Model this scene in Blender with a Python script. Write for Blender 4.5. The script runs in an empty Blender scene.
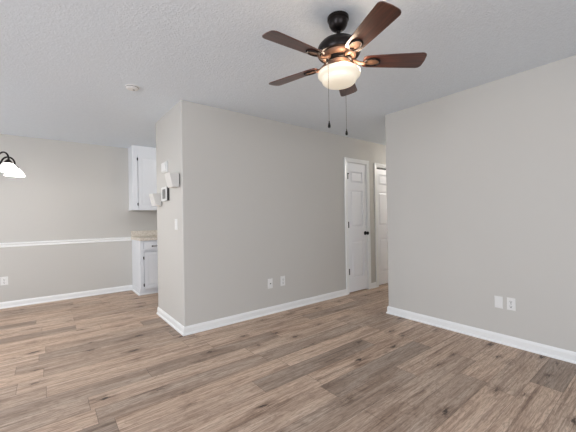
import bpy, bmesh, math, random
from mathutils import Vector, Matrix

S = bpy.context.scene
COL = S.collection
PI = math.pi
random.seed(4)

# ------------------------------------------------------------------ camera
H = 2.44                                   # ceiling height
F_PX, YAW, PITCH, ROLL, EYE = 307.25, 0.6651, 0.0063, -0.0173, 1.1937
fw = Vector((math.sin(YAW)*math.cos(PITCH), math.cos(YAW)*math.cos(PITCH), math.sin(PITCH)))
rt0 = Vector((math.cos(YAW), -math.sin(YAW), 0)); up0 = rt0.cross(fw)
rt = math.cos(ROLL)*rt0 + math.sin(ROLL)*up0
up = -math.sin(ROLL)*rt0 + math.cos(ROLL)*up0
cam_data = bpy.data.cameras.new('camera'); cam = bpy.data.objects.new('camera', cam_data); COL.objects.link(cam)
cam_data.sensor_fit = 'HORIZONTAL'; cam_data.sensor_width = 36.0
cam_data.lens = F_PX*36.0/576.0
cam_data.clip_start = 0.05
m = Matrix((rt, up, -fw)).transposed().to_4x4(); m.translation = Vector((0, 0, EYE))
cam.matrix_world = m
S.camera = cam

# ------------------------------------------------------------------ light
W = bpy.data.worlds.new('daylight'); S.world = W; W.use_nodes = True
W.node_tree.nodes['Background'].inputs[0].default_value = (0.86, 0.93, 1.0, 1)
W.node_tree.nodes['Background'].inputs[1].default_value = 1.0

def area(name, loc, direction, sx, sy, power, col=(1, 1, 1)):
    d = bpy.data.lights.new(name, 'AREA'); d.shape = 'RECTANGLE'; d.size = sx; d.size_y = sy
    d.energy = power; d.color = col
    o = bpy.data.objects.new(name, d); COL.objects.link(o); o.location = loc
    o.rotation_euler = Vector(direction).to_track_quat('-Z', 'Z').to_euler()
    return o
DAY = (0.905, 0.97, 1.08)
# daylight coming in at the windows of the left and rear walls
area('daylight_dining', (-2.84, 4.3, 1.15), (1, 0, -.12), 1.8, 2.0, 31, DAY)
area('daylight_side', (-2.84, 0.2, 1.35), (1, 0, -.45), 2.2, 1.6, 84, DAY)
area('daylight_rear', (-.3, -2.55, 1.35), (0, 1, -.25), 3.2, 1.6, 64, DAY)

S.view_settings.view_transform = 'Standard'
S.view_settings.look = 'None'
S.view_settings.gamma = 1.0
S.view_settings.use_curve_mapping = False
S.view_settings.exposure = 0.10

# ------------------------------------------------------------------ materials
def lin(c):
    return tuple(((v/255)/12.92 if v/255 <= .04045 else ((v/255+.055)/1.055)**2.4) for v in c)

class N:
    """tiny node-tree helper"""
    def __init__(s, name):
        s.m = bpy.data.materials.new(name); s.m.use_nodes = True
        s.t = s.m.node_tree; s.b = s.t.nodes['Principled BSDF']
    def n(s, kind, **kw):
        nd = s.t.nodes.new(kind)
        for k, v in kw.items(): setattr(nd, k, v)
        return nd
    def l(s, a, b): s.t.links.new(a, b)
    def math(s, op, a, b=None, c=None):
        nd = s.n('ShaderNodeMath', operation=op)
        for i, v in enumerate((a, b, c)):
            if v is None: continue
            if isinstance(v, (int, float)): nd.inputs[i].default_value = v
            else: s.l(v, nd.inputs[i])
        return nd.outputs[0]
    def xyz(s, x, y, z):
        nd = s.n('ShaderNodeCombineXYZ')
        for i, v in enumerate((x, y, z)):
            if isinstance(v, (int, float)): nd.inputs[i].default_value = v
            else: s.l(v, nd.inputs[i])
        return nd.outputs[0]
    def ramp(s, fac, stops):
        nd = s.n('ShaderNodeValToRGB'); e = nd.color_ramp.elements
        while len(e) < len(stops): e.new(0.5)
        for el, (p, c) in zip(e, stops):
            el.position = p; el.color = (*c, 1) if len(c) == 3 else c
        s.l(fac, nd.inputs[0]); return nd.outputs[0]
    def noise(s, vec, scale=5, detail=3, rough=.5, dist=0.0):
        nd = s.n('ShaderNodeTexNoise'); s.l(vec, nd.inputs['Vector'])
        nd.inputs['Scale'].default_value = scale; nd.inputs['Detail'].default_value = detail
        nd.inputs['Roughness'].default_value = rough; nd.inputs['Distortion'].default_value = dist
        return nd.outputs['Fac']
    def mix(s, fac, a, b, blend='MIX'):
        nd = s.n('ShaderNodeMix', data_type='RGBA', blend_type=blend)
        for sock, v in ((nd.inputs['Factor'], fac), (nd.inputs['A'], a), (nd.inputs['B'], b)):
            if isinstance(v, (int, float)): sock.default_value = v
            elif isinstance(v, tuple): sock.default_value = (*v, 1)
            else: s.l(v, sock)
        return nd.outputs['Result']
    def bump(s, h, strength, dist):
        nd = s.n('ShaderNodeBump'); nd.inputs['Strength'].default_value = strength; nd.inputs['Distance'].default_value = dist
        s.l(h, nd.inputs['Height']); s.l(nd.outputs[0], s.b.inputs['Normal'])
    def pos(s):
        return s.n('ShaderNodeNewGeometry').outputs['Position']

def simple(name, col, rough=.5, metal=0.0, var=0.03, scale=9.0, bump=0.0, emit=None, estr=0.0, spec=None):
    k = N(name)
    oc = k.n('ShaderNodeTexCoord').outputs['Object']
    f = k.noise(oc, scale, 3)
    c1 = tuple(max(0, v*(1-var)) for v in col); c2 = tuple(min(1, v*(1+var)) for v in col)
    k.l(k.mix(f, c1, c2), k.b.inputs['Base Color'])
    k.b.inputs['Roughness'].default_value = rough; k.b.inputs['Metallic'].default_value = metal
    if spec is not None: k.b.inputs['Specular IOR Level'].default_value = spec
    if bump: k.bump(k.noise(oc, scale*18, 2), bump, .002)
    if emit:
        k.b.inputs['Emission Color'].default_value = (*emit, 1); k.b.inputs['Emission Strength'].default_value = estr
    return k.m

def opal_shade():
    k = N('white_alabaster_glass')
    oc = k.n('ShaderNodeTexCoord').outputs['Object']
    c = k.mix(k.noise(oc, 14, 3), lin((244, 241, 235)), lin((250, 249, 246)))
    k.l(c, k.b.inputs['Base Color']); k.b.inputs['Roughness'].default_value = .3
    tr = k.n('ShaderNodeBsdfTranslucent'); k.l(c, tr.inputs['Color'])
    mx = k.n('ShaderNodeMixShader'); mx.inputs[0].default_value = .25
    k.l(k.b.outputs[0], mx.inputs[1]); k.l(tr.outputs[0], mx.inputs[2])
    k.l(mx.outputs[0], k.t.nodes['Material Output'].inputs['Surface'])
    return k.m

def wall_paint():
    k = N('greige_wall_paint'); p = k.pos()
    f = k.noise(p, 1.3, 2)
    c = lin((200.5, 197.2, 191))
    k.l(k.mix(f, tuple(v*.985 for v in c), tuple(v*1.015 for v in c)), k.b.inputs['Base Color'])
    k.b.inputs['Roughness'].default_value = .62; k.b.inputs['Specular IOR Level'].default_value = .3
    k.bump(k.noise(p, 160, 2), .12, .0015)
    return k.m

def ceiling_paint():
    k = N('textured_white_ceiling'); p = k.pos()
    a = k.noise(p, 62, 4, .65, .5)
    b = k.noise(p, 120, 2, .5)
    h = k.math('ADD', k.ramp(a, [(.42, (0, 0, 0)), (.62, (1, 1, 1))]), k.math('MULTIPLY', b, .5))
    c = lin((230, 237, 243))
    k.l(k.mix(k.noise(p, 30, 3, .6), tuple(v*.95 for v in c), tuple(min(1, v*1.04) for v in c)), k.b.inputs['Base Color'])
    k.b.inputs['Roughness'].default_value = .9; k.b.inputs['Specular IOR Level'].default_value = .15
    k.bump(h, .42, .005)
    return k.m

FLOOR_C = [lin(c) for c in ((186, 162, 143), (214, 190, 170), (231, 210, 191))]
def plank_floor():
    k = N('oak_vinyl_planks'); p = k.pos()
    sx = k.n('ShaderNodeSeparateXYZ'); k.l(p, sx.inputs[0]); X, Y = sx.outputs[0], sx.outputs[1]
    PW, PL = 0.182, 1.22
    yv = k.math('DIVIDE', k.math('ADD', Y, .05), PW); row = k.math('FLOOR', yv); fy = k.math('FRACT', yv)
    wn = k.n('ShaderNodeTexWhiteNoise', noise_dimensions='1D'); k.l(row, wn.inputs['W'])
    xv = k.math('ADD', k.math('DIVIDE', X, PL), k.math('MULTIPLY', wn.outputs['Value'], 7.3)); colm = k.math('FLOOR', xv); fx = k.math('FRACT', xv)
    w2 = k.n('ShaderNodeTexWhiteNoise', noise_dimensions='2D'); k.l(k.xyz(row, colm, 0), w2.inputs['Vector'])
    pid = w2.outputs['Value']
    sc = k.n('ShaderNodeSeparateColor'); k.l(w2.outputs['Color'], sc.inputs[0])
    off = k.math('MULTIPLY', pid, 37.0)
    # soft figure along the board, finer grain, and broken dark mineral streaks
    g1 = k.noise(k.xyz(k.math('ADD', k.math('MULTIPLY', X, 1.1), off), k.math('ADD', k.math('MULTIPLY', Y, 8), off), off), 1.0, 4, .55, 1.4)
    g2 = k.noise(k.xyz(k.math('ADD', k.math('MULTIPLY', X, 1.8), off), k.math('MULTIPLY', Y, 64), off), 1.0, 4, .65, .5)
    g3 = k.noise(k.xyz(k.math('MULTIPLY', X, 16), k.math('MULTIPLY', Y, 230), off), 1.0, 2, .6)
    g4 = k.noise(k.xyz(k.math('ADD', k.math('MULTIPLY', X, 1.1), off), k.math('ADD', k.math('MULTIPLY', Y, 24), off), k.math('ADD', off, 9.0)), 1.0, 4, .55, 1.0)
    g5 = k.noise(k.xyz(k.math('MULTIPLY', X, 11), k.math('MULTIPLY', Y, 85), off), 1.0, 4, .65, .6)
    base = k.ramp(g1, [(.30, FLOOR_C[0]), (.48, FLOOR_C[1]), (.68, FLOOR_C[2])])
    base = k.mix(k.math('MULTIPLY', k.ramp(g2, [(.36, (1, 1, 1)), (.55, (0, 0, 0))]), .50), base, lin((132, 106, 90)))
    base = k.mix(k.math('MULTIPLY', k.ramp(g3, [(.36, (1, 1, 1)), (.52, (0, 0, 0))]), .40), base, lin((118, 96, 82)))
    base = k.mix(k.math('MULTIPLY', k.ramp(g4, [(.575, (0, 0, 0)), (.66, (1, 1, 1))]), k.ramp(g5, [(.38, (.08, .08, .08)), (.52, (.58, .58, .58))])), base, lin((100, 76, 61)))
    ct_ = k.math('SINE', k.math('MULTIPLY', k.math('ADD', g1, k.math('MULTIPLY', g5, .05)), 75.0))
    base = k.mix(k.math('MULTIPLY', k.ramp(ct_, [(.45, (0, 0, 0)), (1.0, (1, 1, 1))]), .30), base, lin((120, 94, 78)))
    # plank to plank tone
    tone = k.ramp(pid, [(0, (.60, .595, .59)), (.22, (.76, .75, .74)), (.5, (.92, .91, .90)), (1, (1.0, 1.0, 1.0))])
    base = k.mix(1.0, base, tone, 'MULTIPLY')
    warm = k.mix(sc.outputs[0], (1.0, 1.0, 1.0), (1.0, .955, .91))
    base = k.mix(1.0, base, warm, 'MULTIPLY')
    # knots: dark ragged cores in a browner halo drawn out along the grain
    vo = k.n('ShaderNodeTexVoronoi', voronoi_dimensions='2D'); vo.inputs['Scale'].default_value = 1.0; vo.inputs['Randomness'].default_value = 1.0
    nd = k.noise(k.xyz(k.math('MULTIPLY', X, 22), k.math('MULTIPLY', Y, 60), off), 1.0, 4, .65)
    ne = k.noise(k.xyz(k.math('MULTIPLY', X, 25), k.math('MULTIPLY', Y, 50), k.math('ADD', off, 5.0)), 1.0, 4, .65)
    k.l(k.xyz(k.math('ADD', k.math('MULTIPLY', X, 2.3), k.math('MULTIPLY', nd, .34)), k.math('ADD', k.math('MULTIPLY', Y, 5.4), k.math('MULTIPLY', ne, .40)), 0), vo.inputs['Vector'])
    vc = k.n('ShaderNodeSeparateColor'); k.l(vo.outputs['Color'], vc.inputs[0])
    pick = k.math('GREATER_THAN', vc.outputs[0], .42)
    kd = k.math('ADD', vo.outputs['Distance'], k.math('MULTIPLY', vc.outputs[1], .08))
    halo = k.math('MULTIPLY', k.ramp(kd, [(.06, (1, 1, 1)), (.30, (0, 0, 0))]), pick)
    core = k.math('MULTIPLY', k.ramp(kd, [(.05, (1, 1, 1)), (.105, (0, 0, 0))]), pick)
    base = k.mix(k.math('MULTIPLY', halo, k.ramp(g5, [(.40, (.06, .06, .06)), (.54, (.7, .7, .7))])), base, lin((92, 68, 54)))
    base = k.mix(k.math('MULTIPLY', core, .88), base, lin((52, 40, 34)))
    # joints
    ey = k.math('MINIMUM', fy, k.math('SUBTRACT', 1.0, fy)); ex = k.math('MINIMUM', fx, k.math('SUBTRACT', 1.0, fx))
    jy = k.math('LESS_THAN', k.math('MULTIPLY', ey, PW), .0013); jx = k.math('LESS_THAN', k.math('MULTIPLY', ex, PL), .0016)
    j = k.math('MAXIMUM', jy, jx)
    base = k.mix(k.math('MULTIPLY', j, .6), base, lin((78, 62, 54)))
    k.l(base, k.b.inputs['Base Color'])
    k.b.inputs['Roughness'].default_value = .5; k.b.inputs['Specular IOR Level'].default_value = .35
    k.bump(k.math('SUBTRACT', k.math('MULTIPLY', g2, .3), j), .25, .0015)
    return k.m

def wood_blade():
    k = N('walnut_blade'); oc = k.n('ShaderNodeTexCoord').outputs['Object']
    mp = k.n('ShaderNodeMapping'); mp.inputs['Scale'].default_value = (3, 45, 10); k.l(oc, mp.inputs[0])
    g = k.noise(mp.outputs[0], 1.6, 5, .6, .5)
    k.l(k.ramp(g, [(.3, lin((44, 21, 15))), (.5, lin((74, 37, 26))), (.7, lin((102, 55, 38)))]), k.b.inputs['Base Color'])
    k.b.inputs['Roughness'].default_value = .36
    k.b.inputs['Coat Weight'].default_value = .6; k.b.inputs['Coat Roughness'].default_value = .28
    return k.m

def laminate():
    k = N('speckled_beige_laminate'); p = k.pos()
    a = k.noise(p, 90, 4, .7)
    k.l(k.ramp(a, [(.36, lin((190, 176, 158))), (.48, lin((222, 212, 198))), (.62, lin((234, 227, 215)))]), k.b.inputs['Base Color'])
    k.b.inputs['Roughness'].default_value = .4
    return k.m

M = dict(
    wall=wall_paint(), ceil=ceiling_paint(), floor=plank_floor(), blade=wood_blade(), counter=laminate(),
    trim=simple('white_trim_paint', lin((240, 240, 238)), .35, var=.01),
    door=simple('white_door_paint', lin((238, 238, 240)), .4, var=.01),
    cab=simple('white_cabinet_paint', lin((233, 235, 238)), .38, var=.01),
    plastic=simple('white_plastic', lin((230, 229, 226)), .35, var=.01),
    slot=simple('dark_socket_slot', lin((60, 58, 56)), .6),
    bronze=simple('dark_bronze_metal', lin((38, 33, 32)), .33, .75, var=.1),
    copper=simple('brushed_copper_bronze', lin((122, 92, 75)), .55, .5, var=.1, scale=30),
    black=simple('black_metal', lin((26, 25, 26)), .45, .6),
    glass=simple('lit_opal_glass', lin((232, 224, 208)), .3, var=.01, emit=lin((255, 240, 212)), estr=.36),
    shade=opal_shade(),
    pocket=simple('off_white_box', lin((214, 211, 206)), .5, var=.01),
    chain=simple('grey_bead_chain', lin((96, 92, 88)), .4, .8),
    frame=simple('white_window_frame', lin((235, 235, 235)), .4),
    screen=simple('grey_display_panel', lin((120, 120, 118)), .3),
    dark=simple('dark_grey_casing', lin((52, 50, 48)), .5),
    bracket=simple('grey_bracket', lin((110, 108, 105)), .5),
    track=simple('dark_door_track', lin((30, 29, 28)), .6),
)

# ------------------------------------------------------------------ mesh helpers
def obj(name, bm, mat, parent=None, loc=None, smooth=False, bevel=0.0, rotz=None):
    me = bpy.data.meshes.new(name)
    bmesh.ops.recalc_face_normals(bm, faces=bm.faces)
    bm.to_mesh(me); bm.free()
    me.materials.append(M[mat] if isinstance(mat, str) else mat)
    if smooth:
        for p_ in me.polygons: p_.use_smooth = True
    o = bpy.data.objects.new(name, me); COL.objects.link(o)
    if parent: o.parent = parent
    if loc is not None: o.location = loc
    if rotz is not None: o.rotation_euler.z = rotz
    if bevel:
        md = o.modifiers.new('edge', 'BEVEL'); md.width = bevel; md.segments = 2; md.limit_method = 'ANGLE'; md.angle_limit = math.radians(40)
    if smooth == 'auto':
        for p_ in me.polygons: p_.use_smooth = True
        md = o.modifiers.new('split', 'EDGE_SPLIT'); md.split_angle = math.radians(35)
    return o

def box(bm, x0, x1, y0, y1, z0, z1):
    v = [bm.verts.new(c) for c in ((x0, y0, z0), (x1, y0, z0), (x1, y1, z0), (x0, y1, z0), (x0, y0, z1), (x1, y0, z1), (x1, y1, z1), (x0, y1, z1))]
    for f in ((0, 3, 2, 1), (4, 5, 6, 7), (0, 1, 5, 4), (1, 2, 6, 5), (2, 3, 7, 6), (3, 0, 4, 7)): bm.faces.new([v[i] for i in f])
    return v

def B(*boxes):
    bm = bmesh.new()
    for b in boxes: box(bm, *b)
    return bm

def lathe(profile, seg=40, bm=None, xf=None, close=True):
    """profile: (radius, z) from top to bottom"""
    bm = bm or bmesh.new(); rings = []
    for r, z in profile:
        if r < 1e-6: rings.append([bm.verts.new((0, 0, z))])
        else: rings.append([bm.verts.new((r*math.cos(2*PI*i/seg), r*math.sin(2*PI*i/seg), z)) for i in range(seg)])
    for a, b in zip(rings, rings[1:]):
        for i in range(seg):
            j = (i+1) % seg
            if len(a) == 1 and len(b) == 1: break
            if len(a) == 1: bm.faces.new((a[0], b[j], b[i]))
            elif len(b) == 1: bm.faces.new((a[i], a[j], b[0]))
            else: bm.faces.new((a[i], a[j], b[j], b[i]))
    if close:
        for rg in (rings[0], rings[-1]):
            if len(rg) > 1: bm.faces.new(rg)
    if xf is not None:
        vs = [v for rg in rings for v in rg]
        bmesh.ops.transform(bm, matrix=xf, verts=vs)
    return bm

def tube(pts, r, seg=10, bm=None):
    bm = bm or bmesh.new(); rings = []
    pts = [Vector(p) for p in pts]
    t = (pts[1]-pts[0]).normalized()
    ref = Vector((0, 0, 1)) if abs(t.z) < .9 else Vector((1, 0, 0))
    nrm = t.cross(ref).normalized()
    rr = r if isinstance(r, (list, tuple)) else [r]*len(pts)
    for i, p in enumerate(pts):
        a = pts[max(0, i-1)]; c = pts[min(len(pts)-1, i+1)]; t = (c-a).normalized()
        nrm = (nrm - t*nrm.dot(t)).normalized(); bn = t.cross(nrm)
        rings.append([bm.verts.new(p + rr[i]*(math.cos(2*PI*k/seg)*nrm + math.sin(2*PI*k/seg)*bn)) for k in range(seg)])
    for a, b in zip(rings, rings[1:]):
        for i in range(seg):
            j = (i+1) % seg; bm.faces.new((a[i], a[j], b[j], b[i]))
    bm.faces.new(rings[0]); bm.faces.new(rings[-1])
    return bm

def prism(outline, z0, z1, bm=None, fn=None):
    bm = bm or bmesh.new(); fn = fn or (lambda x, y, z: (x, y, z))
    a = [bm.verts.new(fn(x, y, z0)) for x, y in outline]; b = [bm.verts.new(fn(x, y, z1)) for x, y in outline]
    bm.faces.new(a); bm.faces.new(b)
    for i in range(len(a)):
        j = (i+1) % len(a); bm.faces.new((a[i], a[j], b[j], b[i]))
    return bm

def sweep(path, profile, side=1, bm=None):
    """profile (offset from wall, z) mitred along a floor-plan path; side=1 puts it on the right of the walking direction"""
    bm = bm or bmesh.new(); P = [Vector(p) for p in path]; secs = []
    for i, p in enumerate(P):
        dirs = []
        if i > 0: dirs.append((P[i]-P[i-1]).normalized())
        if i < len(P)-1: dirs.append((P[i+1]-P[i]).normalized())
        ns = [Vector((d.y, -d.x))*side for d in dirs]
        n = sum(ns, Vector((0, 0))); n = n.normalized(); n = n/max(.2, n.dot(ns[0]))
        secs.append([bm.verts.new((p.x+n.x*o, p.y+n.y*o, z)) for o, z in profile])
    k = len(profile)
    for a, b in zip(secs, secs[1:]):
        for i in range(k):
            j = (i+1) % k; bm.faces.new((a[i], a[j], b[j], b[i]))
    bm.faces.new(secs[0]); bm.faces.new(secs[-1])
    return bm

def arc(cx, cy, r, a0, a1, n=6):
    return [(cx+r*math.cos(a0+(a1-a0)*i/n), cy+r*math.sin(a0+(a1-a0)*i/n)) for i in range(n+1)]

def empty(name, loc, rotz=0.0):
    o = bpy.data.objects.new(name, None); COL.objects.link(o); o.location = loc; o.rotation_euler.z = rotz
    o.empty_display_size = .1
    return o

def tag(o, label, cat, group=None):
    o['label'] = label; o['category'] = cat
    if group: o['group'] = group
    return o

def struct(o, label, cat):
    o['kind'] = 'structure'; o['label'] = label; o['category'] = cat
    return o

def copy_tree(o, parent=None):
    c = o.copy(); COL.objects.link(c)
    if parent: c.parent = parent
    for ch in [x for x in bpy.data.objects if x.parent == o]: copy_tree(ch, c)
    return c

# ------------------------------------------------------------------ room shell
X0, Y0, Y1, YB, XR, YE = 1.107, 3.178, 4.123, 5.851, 3.295, 2.231
XL, YF, T = -2.70, -2.40, 0.115
XH, XK = 6.2, 4.2                       # hall end, far kitchen wall

struct(obj('floor', B((XL-T, XH+T, YF-T, YB+T, -.08, 0)), 'floor'), 'brown grey oak plank floor', 'floor')
struct(obj('ceiling', B((XL-T, XH+T, YF-T, YB+T, H, H+.1)), 'ceil'), 'textured white ceiling', 'ceiling')

# back wall behind dining area and kitchen
struct(obj('wall_back', B((XL-T, XH+T, YB, YB+T, 0, H)), 'wall'), 'greige wall behind the dining area, with a chair rail', 'wall')
# right wall, ending at the hall
bm = prism([(XR, YF)] + [(XR, YE-.01)] + arc(XR+.01, YE-.01, .01, PI, PI/2, 4) + [(XH, YE), (XH, YE-T), (XR+T, YE-T), (XR+T, YF)], 0, H)
struct(obj('wall_right', bm, 'wall', smooth=False), 'plain greige wall on the right side', 'wall')
# centre block with closet doors
bm = prism([(X0, Y1), (X0, Y0+.01)] + arc(X0+.01, Y0+.01, .01, PI, PI*1.5, 4) + [(3.665, Y0), (3.665, Y0+T), (X0+T, Y0+T), (X0+T, Y1-T), (XK+1.6, Y1-T), (XK+1.6, Y1)], 0, H)
box(bm, 3.665, 4.145, Y0, Y0+T, 2.05, H)
box(bm, 4.145, 4.42, Y0, Y0+T, 0, H)
box(bm, 4.42, 5.185, Y0, Y0+T, 2.035, H)
box(bm, 5.185, XH, Y0, Y0+T, 0, H)
box(bm, 4.225, 4.34, Y0+T, Y1-T, 0, H)
struct(obj('wall_center', bm, 'wall'), 'greige wall block in the middle, holding two white closet doors', 'wall')
struct(obj('wall_hall', B((XH, XH+T, YE-T, Y1, 0, H)), 'wall'), 'greige wall closing the hall', 'wall')
struct(obj('wall_kitchen', B((XK, XK+T, Y1, YB, 0, H)), 'wall'), 'greige wall on the far kitchen side', 'wall')
# left and rear walls with window openings (behind / beside the camera)
def wall_with_hole(name, axis, at, lo, hi, holes, label):
    bm = bmesh.new(); cur = lo
    def add(a, b, z0, z1):
        if axis == 'x': box(bm, at-T, at, a, b, z0, z1)
        else: box(bm, a, b, at-T, at, z0, z1)
    for a, b, z0, z1 in holes:
        add(cur, a, 0, H)
        if z0 > 0: add(a, b, 0, z0)
        add(a, b, z1, H); cur = b
    add(cur, hi, 0, H)
    struct(obj(name, bm, 'wall'), label, 'wall')
wall_with_hole('wall_left', 'x', XL, YF, YB, [(-.9, 1.3, .55, 2.15), (3.4, 5.2, .05, 2.15)], 'greige wall with windows on the left side')
wall_with_hole('wall_rear', 'y', YF, XL-T, XR+T, [(-1.9, 1.3, .55, 2.15)], 'greige wall with window behind the camera')
def win(name, axis, at, a, b, z0, z1):
    w = .05; bm = bmesh.new()
    def add(p, q, c, d):
        if axis == 'x': box(bm, at-.09, at-.03, p, q, c, d)
        else: box(bm, p, q, at-.09, at-.03, c, d)
    add(a, a+w, z0, z1); add(b-w, b, z0, z1); add(a+w, b-w, z0, z0+w); add(a+w, b-w, z1-w, z1)
    mid = (a+b)/2; add(mid-.02, mid+.02, z0+w, z1-w)
    struct(obj(name, bm, 'frame'), 'white window frame', 'window')
win('window_1', 'x', XL, -.9, 1.3, .55, 2.15)
win('window_2', 'x', XL, 3.4, 5.2, .05, 2.15)
win('window_3', 'y', YF, -1.9, 1.3, .55, 2.15)

# ------------------------------------------------------------------ baseboards, chair rail
BASE = [(0, 0), (.021, 0), (.021, .008), (.0185, .015), (.012, .019), (.0105, .020), (.0105, .021), (.012, .066), (.0095, .071), (.009, .077), (.006, .083), (.004, .088), (0, .088)]
struct(obj('baseboard_center', sweep([(X0+.6, Y1), (X0, Y1), (X0, Y0), (3.605, Y0)], BASE, 1), 'trim'), 'white baseboard around the corner of the middle wall', 'baseboard')
struct(obj('baseboard_hall', sweep([(4.217, Y0), (4.353, Y0)], BASE, 1), 'trim'), 'short white baseboard between the two closet doors', 'baseboard')
struct(obj('baseboard_right', sweep([(XH, YE), (XR, YE), (XR, YF)], BASE, 1), 'trim'), 'white baseboard along the right wall', 'baseboard')
struct(obj('baseboard_back', sweep([(XL, YB), (1.148, YB)], BASE, 1), 'trim'), 'white baseboard along the back wall', 'baseboard')
struct(obj('baseboard_left', sweep([(XL, YF), (XL, 3.34)], BASE, 1), 'trim'), 'white baseboard along the left wall', 'baseboard')
RAIL = [(0, .847), (.008, .847), (.014, .853), (.016, .862), (.011, .868), (.011, .880), (.018, .886), (.024, .894), (.024, .903), (.014, .909), (.010, .914), (0, .914)]
struct(obj('trim_1', sweep([(XL, YB), (1.140, YB)], RAIL, 1), 'trim'), 'white chair rail along the back wall', 'chair rail')

# ------------------------------------------------------------------ closet doors
def casing(name, a, b, ztop, label, w=.062):
    """moulded casing around an opening a..b, plus jamb"""
    bm = bmesh.new()
    prof = [(0, 0), (0, .010), (.012, .013), (.022, .009), (.046, .015), (.058, .017), (w, .014), (w, 0)]   # (across, thick)
    def post(xi, sgn):
        return [[(xi+sgn*u, Y0-t, z) for u, t in prof] for z in (0, None)]
    secs = []
    for xi, zi, sx, sz in ((a, 0, -1, 0), (a, ztop, -1, 1), (b, ztop, 1, 1), (b, 0, 1, 0)):
        secs.append([bm.verts.new((xi+sx*u, Y0-t-.0005, zi+sz*u)) for u, t in prof])
    for s1, s2 in zip(secs, secs[1:]):
        for i in range(len(prof)):
            j = (i+1) % len(prof); bm.faces.new((s1[i], s1[j], s2[j], s2[i]))
    bm.faces.new(secs[0]); bm.faces.new(secs[-1])
    box(bm, a, a+.004, Y0-.0003, Y0+T, 0, ztop); box(bm, b-.004, b, Y0-.0003, Y0+T, 0, ztop)
    box(bm, a+.004, b-.004, Y0-.0003, Y0+T, ztop-.003, ztop)
    return struct(obj(name, bm, 'trim'), label, 'door casing')

def slab(x0, x1, z0, z1, panels, yf=Y0+.006, th=.034):
    """panelled door leaf: solid core, stiles and rails, bevelled raised fields"""
    bm = bmesh.new(); rec = .017
    box(bm, x0, x1, yf+rec, yf+max(th, rec+.018), z0, z1)
    px0 = min(p[0] for p in panels); px1 = max(p[1] for p in panels)
    box(bm, x0, px0, yf, yf+rec, z0, z1); box(bm, px1, x1, yf, yf+rec, z0, z1)
    zs = [z0]
    for a, b, c, d in panels: zs += [c, d]
    zs.append(z1)
    for i in range(0, len(zs), 2): box(bm, px0, px1, yf, yf+rec, zs[i], zs[i+1])
    for a, b, c, d in panels:                # sloped sticking + raised field
        g, s = .004, .034
        o_ = [bm.verts.new(v) for v in ((a+g, yf+rec, c+g), (b-g, yf+rec, c+g), (b-g, yf+rec, d-g), (a+g, yf+rec, d-g))]
        i_ = [bm.verts.new(v) for v in ((a+s, yf+.002, c+s), (b-s, yf+.002, c+s), (b-s, yf+.002, d-s), (a+s, yf+.002, d-s))]
        for k in range(4):
            j = (k+1) % 4; bm.faces.new((o_[k], o_[j], i_[j], i_[k]))
        bm.faces.new(i_)
    return bm
PZ = [(.235, .812), (1.035, 1.61), (1.735, 1.915)]
d1 = struct(obj('door_1', slab(3.674, 4.137, .018, 2.043, [(3.762, 4.050, a, b) for a, b in PZ]), 'door'), 'narrow white three-panel closet door with dark knob', 'door')
for z in (.34, 1.07, 1.83):
    bm = lathe([(.0001, .05), (.007, .048), (.0075, -.048), (.0001, -.05)], 10)
    box(bm, .004, .022, .001, .004, -.045, .045); box(bm, -.008, -.002, .001, .004, -.045, .045)
    obj('hinge', bm, 'black', d1, (3.672, Y0-.006, z))
    if z > 1.8:
        obj('latch', B((3.660, 3.705, Y0-.012, Y0+.0055, 1.862, 1.876)), 'black', d1)
kb = lathe([(.0001, 0), (.031, 0), (.033, .004), (.030, .009), (.012, .012), (.011, .030), (.018, .036), (.027, .046), (.028, .055), (.022, .064), (.0001, .067)], 24, xf=Matrix.Rotation(PI/2, 4, 'X'))
obj('door_knob', kb, 'black', d1, (4.095, Y0+.0055, .925), smooth='auto')
casing('trim_2', 3.665, 4.145, 2.05, 'white casing around the narrow closet door')

d2 = struct(empty('door_2', (0, 0, 0)), 'white panelled folding closet door half hidden by the right wall', 'door')
obj('leaf', slab(4.429, 4.800, .022, 2.004, [(4.486, 4.743, a, b) for a, b in PZ]), 'door', d2)
obj('leaf', slab(4.804, 5.176, .022, 2.004, [(4.861, 5.118, a, b) for a, b in PZ]), 'door', d2)
obj('track', B((4.430, 5.175, Y0+.012, Y0+.035, 2.012, 2.031)), 'track', d2)
casing('trim_3', 4.42, 5.185, 2.035, 'white casing around the folding closet door', .064)

# ------------------------------------------------------------------ kitchen cabinets
def panel_door(x0, x1, z0, z1, yf, th=.018):
    bm = bmesh.new(); s = .048
    box(bm, x0, x1, yf+.007, yf+th, z0, z1)
    box(bm, x0, x0+s, yf, yf+.007, z0, z1); box(bm, x1-s, x1, yf, yf+.007, z0, z1)
    box(bm, x0+s, x1-s, yf, yf+.007, z0, z0+s); box(bm, x0+s, x1-s, yf, yf+.007, z1-s, z1)
    a, b, c, d = x0+s, x1-s, z0+s, z1-s
    o_ = [bm.verts.new(v) for v in ((a, yf+.0065, c), (b, yf+.0065, c), (b, yf+.0065, d), (a, yf+.0065, d))]
    i_ = [bm.verts.new(v) for v in ((a+.03, yf+.003, c+.03), (b-.03, yf+.003, c+.03), (b-.03, yf+.003, d-.03), (a+.03, yf+.003, d-.03))]
    for k in range(4):
        j = (k+1) % 4; bm.faces.new((o_[k], o_[j], i_[j], i_[k]))
    bm.faces.new(i_)
    return bm
def hinge(parent, x, y, z):
    bm = lathe([(.0001, .026), (.0055, .024), (.006, -.024), (.0001, -.026)], 10)
    box(bm, -.011, .002, .004, .0075, -.02, .02)
    return obj('hinge', bm, 'black', parent, (x, y, z))

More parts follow.
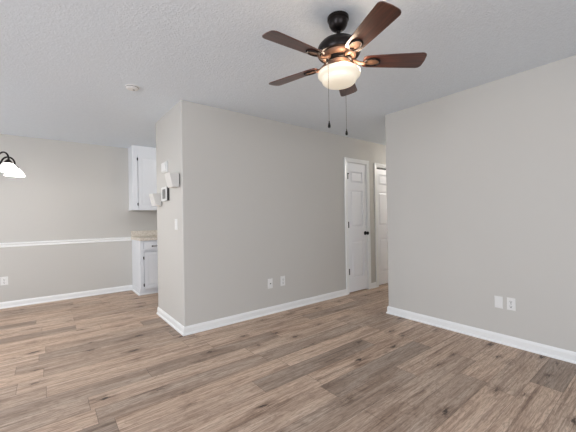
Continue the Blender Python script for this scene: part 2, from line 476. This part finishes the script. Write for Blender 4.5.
bc = tag(empty('base_cabinet', (1.15, YB, 0)), 'white base cabinet standing on the floor under the beige counter', 'cabinet')
YC = 5.27; o0 = Vector((1.15, YB, 0))
def rel(bm, off): bmesh.ops.translate(bm, vec=-Vector(off), verts=bm.verts); return bm
obj('body', rel(B((1.150, 1.612, YC+.02, YB-.0005, .092, .872), (1.150, 1.612, 5.335, YB-.0005, 0.0, .092)), o0), 'cab', bc, bevel=.002)
obj('face_frame', rel(B((1.150, 1.200, YC, YC+.02, .092, .872), (1.562, 1.612, YC, YC+.02, .092, .872), (1.200, 1.562, YC, YC+.02, .845, .872), (1.200, 1.562, YC, YC+.02, .690, .712), (1.200, 1.562, YC, YC+.02, .092, .125)), o0), 'cab', bc)
dr = obj('drawer', rel(B((1.208, 1.554, YC-.018, YC, .714, .848), (1.225, 1.537, YC-.022, YC-.018, .730, .832)), o0), 'cab', bc, bevel=.003)
hb = tube([(1.33, YC-.022, .778), (1.33, YC-.044, .780), (1.345, YC-.048, .780), (1.415, YC-.048, .780), (1.43, YC-.044, .780), (1.43, YC-.022, .778)], .0052, 8)
for xx in (1.33, 1.43): lathe([(.0001, .003), (.012, .003), (.012, 0), (.0001, 0)], 12, hb, Matrix.Translation((xx, YC-.0222, .778)) @ Matrix.Rotation(PI/2, 4, 'X'))
obj('handle', rel(hb, o0), 'black', dr, smooth=True)
dd = obj('door', rel(panel_door(1.212, 1.554, .104, .684, YC-.012, .012), o0), 'cab', bc)
for z in (.595, .165): hinge(dd, 1.207-o0.x, YC-.007-o0.y, z)
obj('toe_trim', rel(sweep([(1.150, YB-.021), (1.150, 5.335), (1.612, 5.335)], [(0, 0), (.018, 0), (.018, .006), (.012, .016), (0, .02)], 1), o0), 'trim', bc)

ct = tag(empty('countertop', (1.135, YB, .872)), 'speckled beige laminate countertop on the white base cabinet', 'countertop'); oc_ = Vector((1.135, YB, .872))
obj('top', rel(B((1.136, 1.64, 5.238, YB-.0005, .872, .914)), oc_), 'counter', ct, bevel=.006)
obj('backsplash', rel(B((1.136, 1.64, YB-.022, YB-.0005, .9145, 1.014)), oc_), 'counter', ct, bevel=.003)

uc = tag(empty('wall_cabinet', (1.11, YB, 1.37)), 'white wall cabinet with dark hinges hung up against the ceiling', 'cabinet'); ou = Vector((1.11, YB, 1.37)); YU = 5.546
obj('body', rel(B((1.110, 1.600, YU+.02, YB-.0005, 1.372, H-.002)), ou), 'cab', uc, bevel=.002)
obj('face_frame', rel(B((1.110, 1.190, YU, YU+.02, 1.372, H-.002), (1.53, 1.600, YU, YU+.02, 1.372, H-.002), (1.190, 1.53, YU, YU+.02, 1.372, 1.410), (1.190, 1.53, YU, YU+.02, 2.27, H-.002)), ou), 'cab', uc)
obj('molding', rel(B((1.106, 1.600, YU-.006, YU, 1.366, 1.384), (1.106, 1.110, YU-.006, YB-.0005, 1.366, 1.384)), ou), 'cab', uc)
ud = obj('door', rel(panel_door(1.198, 1.522, 1.400, 2.282, YU-.011, .011), ou), 'cab', uc)
for z in (2.215, 1.465): hinge(ud, 1.193-ou.x, YU-.006-ou.y, z-ou.z)

# ------------------------------------------------------------------ outlets and wall plates
def plate_root(name, loc, rotz):
    """root whose local -Y faces into the room, base on the wall"""
    return empty(name, loc, rotz)
def plate_bm(w=.066, h=.110, t=.006):
    bm = bmesh.new()
    b = [(-w/2, 0, -h/2), (w/2, 0, -h/2), (w/2, 0, h/2), (-w/2, 0, h/2)]
    e = .004
    a = [bm.verts.new(v) for v in b]; m_ = [bm.verts.new((x, -t*.5, z)) for x, y, z in b]
    f_ = [bm.verts.new((x-math.copysign(e, x), -t, z-math.copysign(e, z))) for x, y, z in b]
    bm.faces.new(a); bm.faces.new(f_)
    for p_, q in ((a, m_), (m_, f_)):
        for k in range(4):
            j = (k+1) % 4; bm.faces.new((p_[k], p_[j], q[j], q[k]))
    return bm
def outlet(loc, rotz, label, w=.072, h=.116):
    r = tag(plate_root('wall_outlet', loc, rotz), label, 'outlet', 'electrical outlets on the walls')
    obj('plate', plate_bm(w, h), 'plastic', r)
    for s in (-1, 1):
        ol = [(x*.017, z*.0145) for x, z in ((-.75, -1), (.75, -1), (1, -.5), (1, .5), (.75, 1), (-.75, 1), (-1, .5), (-1, -.5))]
        sk = obj('socket', prism(ol, -.0085, -.0055, fn=lambda x, z, y: (x, y, z + s*.021)), 'plastic', r)
        bm = B((-.008, -.0052, -.0092, -.0084, s*.021-.003, s*.021+.009), (.0052, .008, -.0092, -.0084, s*.021-.002, s*.021+.008))
        lathe([(.0001, .0004), (.0042, .0004), (.0042, -.0004), (.0001, -.0004)], 10, bm, Matrix.Translation((0, -.0088, s*.021-.009)) @ Matrix.Rotation(PI/2, 4, 'X'))
        obj('slots', bm, 'slot', sk)
    obj('screw', lathe([(.0001, .0008), (.0032, .0006), (.0032, -.0008), (.0001, -.0008)], 10, xf=Matrix.Translation((0, -.0066, 0)) @ Matrix.Rotation(PI/2, 4, 'X')), 'bracket', r)
    return r
outlet((2.388, Y0, .382), 0, 'white duplex outlet on the middle wall, nearer the closet doors', .072, .125)
outlet((XR, .953, .380), -PI/2, 'white duplex outlet low on the right wall, with dark sockets', .066, .112)
outlet((-.480, YB, .380), 0, 'white duplex outlet low on the back wall under the chair rail', .080, .116)
def coax(loc, rotz, label, h=.116, jack='slot'):
    r = tag(plate_root('jack_plate', loc, rotz), label, 'wall plate')
    obj('plate', plate_bm(.072, h), 'plastic', r)
    obj('jack', lathe([(.0001, .012), (.0045, .012), (.0055, .002), (.0075, .002), (.0075, 0), (.0001, 0)], 14, xf=Matrix.Translation((0, -.0058, 0)) @ Matrix.Rotation(PI/2, 4, 'X')), jack, r)
    for s in (-1, 1):
        obj('screw', lathe([(.0001, .0008), (.0032, .0006), (.0032, -.0008), (.0001, -.0008)], 10, xf=Matrix.Translation((0, -.0064, s*.042)) @ Matrix.Rotation(PI/2, 4, 'X')), 'plastic', r)
    return r
coax((2.190, Y0, .376), 0, 'white jack plate with dark center on the middle wall', .122)
bp = tag(plate_root('blank_plate', (XR, 1.052, .378), -PI/2), 'plain white wall plate beside the outlet on the right wall', 'wall plate')
obj('plate', plate_bm(), 'plastic', bp)
obj('insert', B((-.017, .017, -.0072, -.0058, -.034, .034)), 'plastic', bp)
# light switch on the side of the middle wall, facing -X
sw = tag(plate_root('light_switch', (X0, 3.385, 1.145), -PI/2), 'white light switch below the wall panel on the narrow side wall', 'switch')
obj('plate', plate_bm(.075, .118), 'plastic', sw)
obj('toggle', prism([(-.005, -.006), (-.0135, .004), (-.013, .009), (-.005, .008)], -.005, .005, fn=lambda y, z, x: (x, y, z)), 'plastic', sw)

# chime, panel and tapered boxes on the same wall (local -Y = out of the wall)
ch = tag(plate_root('door_chime', (X0, 3.725, 1.812), -PI/2), 'small white chime box high on the narrow side wall', 'chime box')
obj('body', B((-.085, .085, -.020, 0, -.062, .062)), 'plastic', ch, bevel=.005)
obj('cover', B((-.070, .070, -.034, -.0195, -.052, .052)), 'plastic', ch, bevel=.006)

kp = tag(plate_root('control_panel', (X0, 3.700, 1.497), -PI/2), 'white framed control panel with grey screen on the narrow side wall', 'control panel')
obj('body', B((-.090, .090, -.028, 0, -.078, .078)), 'dark', kp, bevel=.003)
fr = B((-.096, -.066, -.036, -.0275, -.080, .080), (.066, .096, -.036, -.0275, -.080, .080), (-.066, .066, -.036, -.0275, .056, .080), (-.066, .066, -.036, -.0275, -.080, -.056))
obj('frame', fr, 'plastic', kp)
obj('screen', B((-.066, .066, -.032, -.0278, -.056, .056)), 'screen', kp)

def wedge(loc, label):
    """open-topped tapered box on a small bracket"""
    r = tag(plate_root('wall_pocket', loc, -PI/2), label, 'wall pocket', 'tapered white boxes on the side wall')
    w, h, g, dt, db = .088, .072, .012, .110, .076
    def sec(i, y0, y1, z): return [(-w+i, -y0-i, z), (w-i, -y0-i, z), (w-i, -y1+i, z), (-w+i, -y1+i, z)]
    bm = bmesh.new(); th = .005
    rings = [sec(0, g, db, -h), sec(0, g, dt, h), sec(th, g, dt, h), sec(th, g, db+.004, -h+th)]
    R_ = [[bm.verts.new(v) for v in rg] for rg in rings]
    for a, b in zip(R_, R_[1:]):
        for k in range(4):
            j = (k+1) % 4; bm.faces.new((a[k], a[j], b[j], b[k]))
    bm.faces.new(R_[0]); bm.faces.new(R_[-1])
    obj('body', bm, 'pocket', r)
    obj('bracket', B((-.076, .076, -g-.0005, 0, -.040, .066)), 'bracket', r)
    return r
wedge((X0, 3.328, 1.614), 'white tapered box on the side wall, upper of two, nearer the wall corner')
wedge((X0, 3.970, 1.443), 'white tapered box on the side wall, lower of two, in front of the wall cabinet')

# ------------------------------------------------------------------ smoke detector
sd = tag(empty('smoke_detector', (.638, 3.133, H)), 'round white smoke detector on the textured ceiling', 'smoke detector')
obj('base', lathe([(.0001, 0), (.062, 0), (.060, -.006), (.0001, -.006)], 36), 'plastic', sd)
obj('cover', lathe([(.056, -.006), (.056, -.012), (.050, -.019), (.034, -.024), (.0001, -.025)], 36), 'plastic', sd, smooth='auto')
obj('vent', lathe([(.0562, -.007), (.0568, -.008), (.0568, -.010), (.0562, -.011)], 36, close=False), 'slot', sd)
obj('test_button', lathe([(.0001, -.024), (.010, -.024), (.010, -.027), (.0001, -.028)], 16), 'bracket', sd, (.012, 0, .001))

# ------------------------------------------------------------------ ceiling fan
FX, FY = 1.440, 1.296
fan = tag(empty('ceiling_fan', (FX, FY, H)), 'dark bronze ceiling fan with five walnut blades and a lit bowl', 'ceiling fan')
Z = lambda z: z-H
obj('canopy', lathe([(.0001, 0), (.063, 0), (.066, -.004), (.066, -.020), (.060, -.026), (.0595, -.034), (.056, -.052), (.046, -.070), (.034, -.080), (.020, -.087), (.0001, -.088)], 40), 'bronze', fan, smooth='auto')
obj('downrod', lathe([(.0135, -.080), (.0135, -.122), (.024, -.126), (.026, -.142), (.0001, -.142)], 24), 'bronze', fan, smooth='auto')
obj('motor_housing', lathe([(.0001, Z(2.302)), (.040, Z(2.302)), (.072, Z(2.294)), (.106, Z(2.277)), (.126, Z(2.254)), (.133, Z(2.232)), (.133, Z(2.210)), (.127, Z(2.200)), (.0001, Z(2.200))], 48), 'bronze', fan, smooth='auto')
obj('motor_band', lathe([(.108, Z(2.2005)), (.106, Z(2.192)), (.096, Z(2.182)), (.088, Z(2.178)), (.0001, Z(2.178))], 48), 'copper', fan, smooth='auto')
obj('motor_base', lathe([(.080, Z(2.178)), (.080, Z(2.160)), (.074, Z(2.154)), (.0001, Z(2.154))], 40), 'bronze', fan, smooth='auto')
obj('switch_housing', lathe([(.070, Z(2.154)), (.068, Z(2.138)), (.060, Z(2.132)), (.062, Z(2.124)), (.094, Z(2.118)), (.108, Z(2.112)), (.110, Z(2.100)), (.104, Z(2.098)), (.0001, Z(2.098))], 40), 'copper', fan, smooth='auto')
bowl = obj('glass_bowl', lathe([(.104, Z(2.104)), (.118, Z(2.101)), (.128, Z(2.094)), (.131, Z(2.084)), (.129, Z(2.073)), (.121, Z(2.065)), (.110, Z(2.060)), (.107, Z(2.054)), (.107, Z(2.046)), (.103, Z(2.035)), (.092, Z(2.024)), (.072, Z(2.016)), (.042, Z(2.012)), (.0001, Z(2.010))], 48, close=False), 'glass', fan, smooth=True)

ZB, PITCHB, A0 = 2.157, math.radians(-12.5), math.radians(33.6)
def blade_outline():
    pts = []
    r0, r1 = .150, .530; w0, w1 = .050, .066
    pts += [(r0, -w0*.72), (r0+.012, -w0*.92), (r0+.035, -w0)]
    pts += [(r0+.2, -w0-(w1-w0)*.6)]
    pts += [(r1-.030+.030*math.cos(a), -w1+.030+.030*math.sin(a)) for a in [(-PI/2+PI/2*i/6) for i in range(7)]]
    pts += [(r1+.003, 0)]
    pts += [(r1-.030+.030*math.cos(a), w1-.030+.030*math.sin(a)) for a in [(PI/2*i/6) for i in range(7)]]
    pts += [(r0+.2, w0+(w1-w0)*.6), (r0+.035, w0), (r0+.012, w0*.92), (r0, w0*.72)]
    return pts
def teardrop(n=24):
    out = []
    for i in range(n):
        a = 2*PI*i/n; r = .030*(1+.18*math.cos(a))
        out.append((.205+.046*math.cos(a), r*math.sin(a)))
    return out
tiltm = Matrix.Rotation(PITCHB, 4, 'X')
def blade_meshes():
    b = prism(blade_outline(), 0, .006)
    bmesh.ops.transform(b, matrix=tiltm, verts=b.verts)
    # iron: arm from the motor, splitting into an open loop on the blade underside
    ir = bmesh.new()
    arm = [(.075, 0, .014), (.100, 0, .008), (.125, 0, -.006), (.150, 0, -.010), (.170, 0, -.006)]
    tube(arm, [.012, .011, .010, .010, .009], 10, ir)
    lp = bmesh.new()
    for s in (-1, 1):
        loop = [(.158, s*.004, -.007)] + [(.205-.046*math.cos(PI*i/10), s*(.028*math.sin(PI*i/10)+.002), -.0035) for i in range(1, 10)] + [(.252, 0, -.0035)]
        tube(loop, .0065, 8, lp)
    t = prism(teardrop(), -.0032, -.0004)
    bmesh.ops.transform(t, matrix=tiltm, verts=t.verts); bmesh.ops.transform(ir, matrix=tiltm, verts=ir.verts)
    bmesh.ops.transform(lp, matrix=tiltm, verts=lp.verts)
    return b, ir, t, lp
b_, i_, t_, l_ = blade_meshes()
bl0 = obj('blade', b_, 'blade', fan, (0, 0, Z(ZB)), bevel=.0015)
ir0 = obj('blade_iron', i_, 'copper', bl0, smooth=True)
pl0 = obj('mounting_plate', t_, 'copper', bl0)
lp0 = obj('iron_loop', l_, 'bronze', bl0, smooth=True)
bl0.rotation_euler.z = A0
for k in range(1, 5):
    c = copy_tree(bl0, fan); c.rotation_euler.z = A0 + k*2*PI/5

def chain(px, py, z_end, ang_r):
    d = Vector((px, py)); u = d.normalized()
    bm = bmesh.new()
    pts = [(u.x*.066, u.y*.066, Z(2.142)), (u.x*.105, u.y*.105, Z(2.134)), (px*.98, py*.98, Z(2.122)), (px, py, Z(2.100)), (px, py, Z(z_end))]
    tube(pts, .0011, 6, bm)
    z = 2.095
    while z > z_end:                                   # beads
        lathe([(.0001, .0017), (.0017, 0), (.0001, -.0017)], 6, bm, Matrix.Translation((px, py, Z(z)))); z -= .012
    c = obj('pull_chain', bm, 'chain', fan)
    obj('fob', lathe([(.0001, .004), (.003, .002), (.0035, -.006), (.0065, -.016), (.0085, -.028), (.007, -.036), (.0001, -.039)], 14), 'black', c, (px, py, Z(z_end)), smooth=True)
R2 = Vector((math.cos(YAW), -math.sin(YAW))); F2 = Vector((math.sin(YAW), math.cos(YAW)))
p1 = R2*-.083 + F2*-.115; chain(p1.x, p1.y, 1.754, 0)
p2 = R2*.064 + F2*.120; chain(p2.x, p2.y, 1.772, 0)
def lamp(name, loc, power, col, r):
    d = bpy.data.lights.new(name, 'POINT'); d.energy = power; d.color = col; d.shadow_soft_size = r
    o = bpy.data.objects.new(name, d); COL.objects.link(o); o.location = loc; return o
# the fan's two bulbs: light escaping over the rim of the bowl
for k, ang in enumerate((-110-8, -110+64, 100)):
    a = math.radians(ang)
    lamp('fan_bulb', (FX+.125*math.cos(a), FY+.125*math.sin(a), 2.118), 1.9, (1.0, .80, .60), .04)

# hall ceiling lamp round the corner
hl = tag(empty('ceiling_light', (5.85, 2.65, H)), 'small round flush ceiling light in the hall', 'ceiling light')
obj('base', lathe([(.0001, 0), (.14, 0), (.14, -.018), (.0001, -.018)], 32), 'plastic', hl)
obj('dome', lathe([(.130, -.0185), (.122, -.045), (.095, -.068), (.05, -.082), (.0001, -.086)], 32, close=False), 'glass', hl, smooth=True)
lamp('hall_bulb', (5.85, 2.65, H-.16), 31, (1.0, .95, .9), .10)

# added kitchen lamp, unseen behind the middle wall, to brighten the cabinets
kl = tag(empty('ceiling_light', (2.05, 4.5, H)), 'added round flush ceiling light, unseen, brightening the kitchen', 'ceiling light')
obj('base', lathe([(.0001, 0), (.17, 0), (.17, -.018), (.0001, -.018)], 32), 'plastic', kl)
obj('dome', lathe([(.160, -.0185), (.150, -.050), (.115, -.075), (.06, -.090), (.0001, -.094)], 32, close=False), 'glass', kl, smooth=True)
lamp('kitchen_fill', (2.05, 4.5, H-.18), 9, (1.0, .98, .97), .12)

# ------------------------------------------------------------------ dining chandelier
CX, CY = -.498, 4.11
cz = 1.70
ch_ = tag(empty('chandelier', (CX, CY, H)), 'dark bronze chandelier with white bell shades over the dining area', 'chandelier')
V = lambda z: z-H+.096
obj('canopy', lathe([(.0001, 0), (.062, 0), (.060, -.012), (.030, -.024), (.0001, -.026)], 28), 'bronze', ch_, smooth='auto')
obj('rod', lathe([(.007, -.024), (.007, V(1.84))], 12), 'bronze', ch_)
obj('column', lathe([(.0001, V(1.86)), (.010, V(1.85)), (.016, V(1.82)), (.010, V(1.79)), (.022, V(1.76)), (.030, V(1.71)), (.022, V(1.66)), (.012, V(1.63)), (.018, V(1.61)), (.0001, V(1.585))], 20), 'bronze', ch_, smooth=True)
RA = .280
def arm_bm():
    pts = []
    ctrl = [(.02, 1.67), (.07, 1.635), (.12, 1.645), (.155, 1.69), (.185, 1.748), (.225, 1.770), (.262, 1.757), (.281, 1.722), (RA, 1.69)]
    P = [Vector((r, 0, V(z))) for r, z in ctrl]
    for i in range(len(P)-1):                                       # Catmull-Rom
        a, b, c, d = P[max(0, i-1)], P[i], P[i+1], P[min(len(P)-1, i+2)]
        for s in range(5):
            t = s/5; pts.append(.5*((2*b)+(c-a)*t+(2*a-5*b+4*c-d)*t*t+(3*b-a-3*c+d)*t**3))
    pts.append(P[-1]); bm = tube(pts, .0085, 8)
    return bm
arm0 = obj('arm', arm_bm(), 'bronze', ch_, smooth=True)
obj('socket_cup', lathe([(.0001, .012), (.012, .010), (.024, -.004), (.034, -.016), (.036, -.026), (.0001, -.026)], 20), 'bronze', arm0, (RA, 0, V(1.690)), smooth='auto')
obj('glass_shade', lathe([(.028, -.020), (.035, -.026), (.048, -.038), (.063, -.060), (.074, -.085), (.082, -.103), (.083, -.106)], 32, close=False), 'shade', arm0, (RA, 0, V(1.690)), smooth=True)
# first arm points along the picture's right, the others every 72 degrees
base_ang = math.atan2(R2.y, R2.x) + math.radians(-2)
arm0.rotation_euler.z = base_ang
for k in range(1, 5):
    c = copy_tree(arm0, ch_); c.rotation_euler.z = base_ang + k*2*PI/5
for k in range(5):
    a = base_ang + k*2*PI/5
    lamp('chandelier_bulb', (CX+RA*math.cos(a), CY+RA*math.sin(a), H+V(1.552)), 6.6, (1.0, .97, .94), .03)
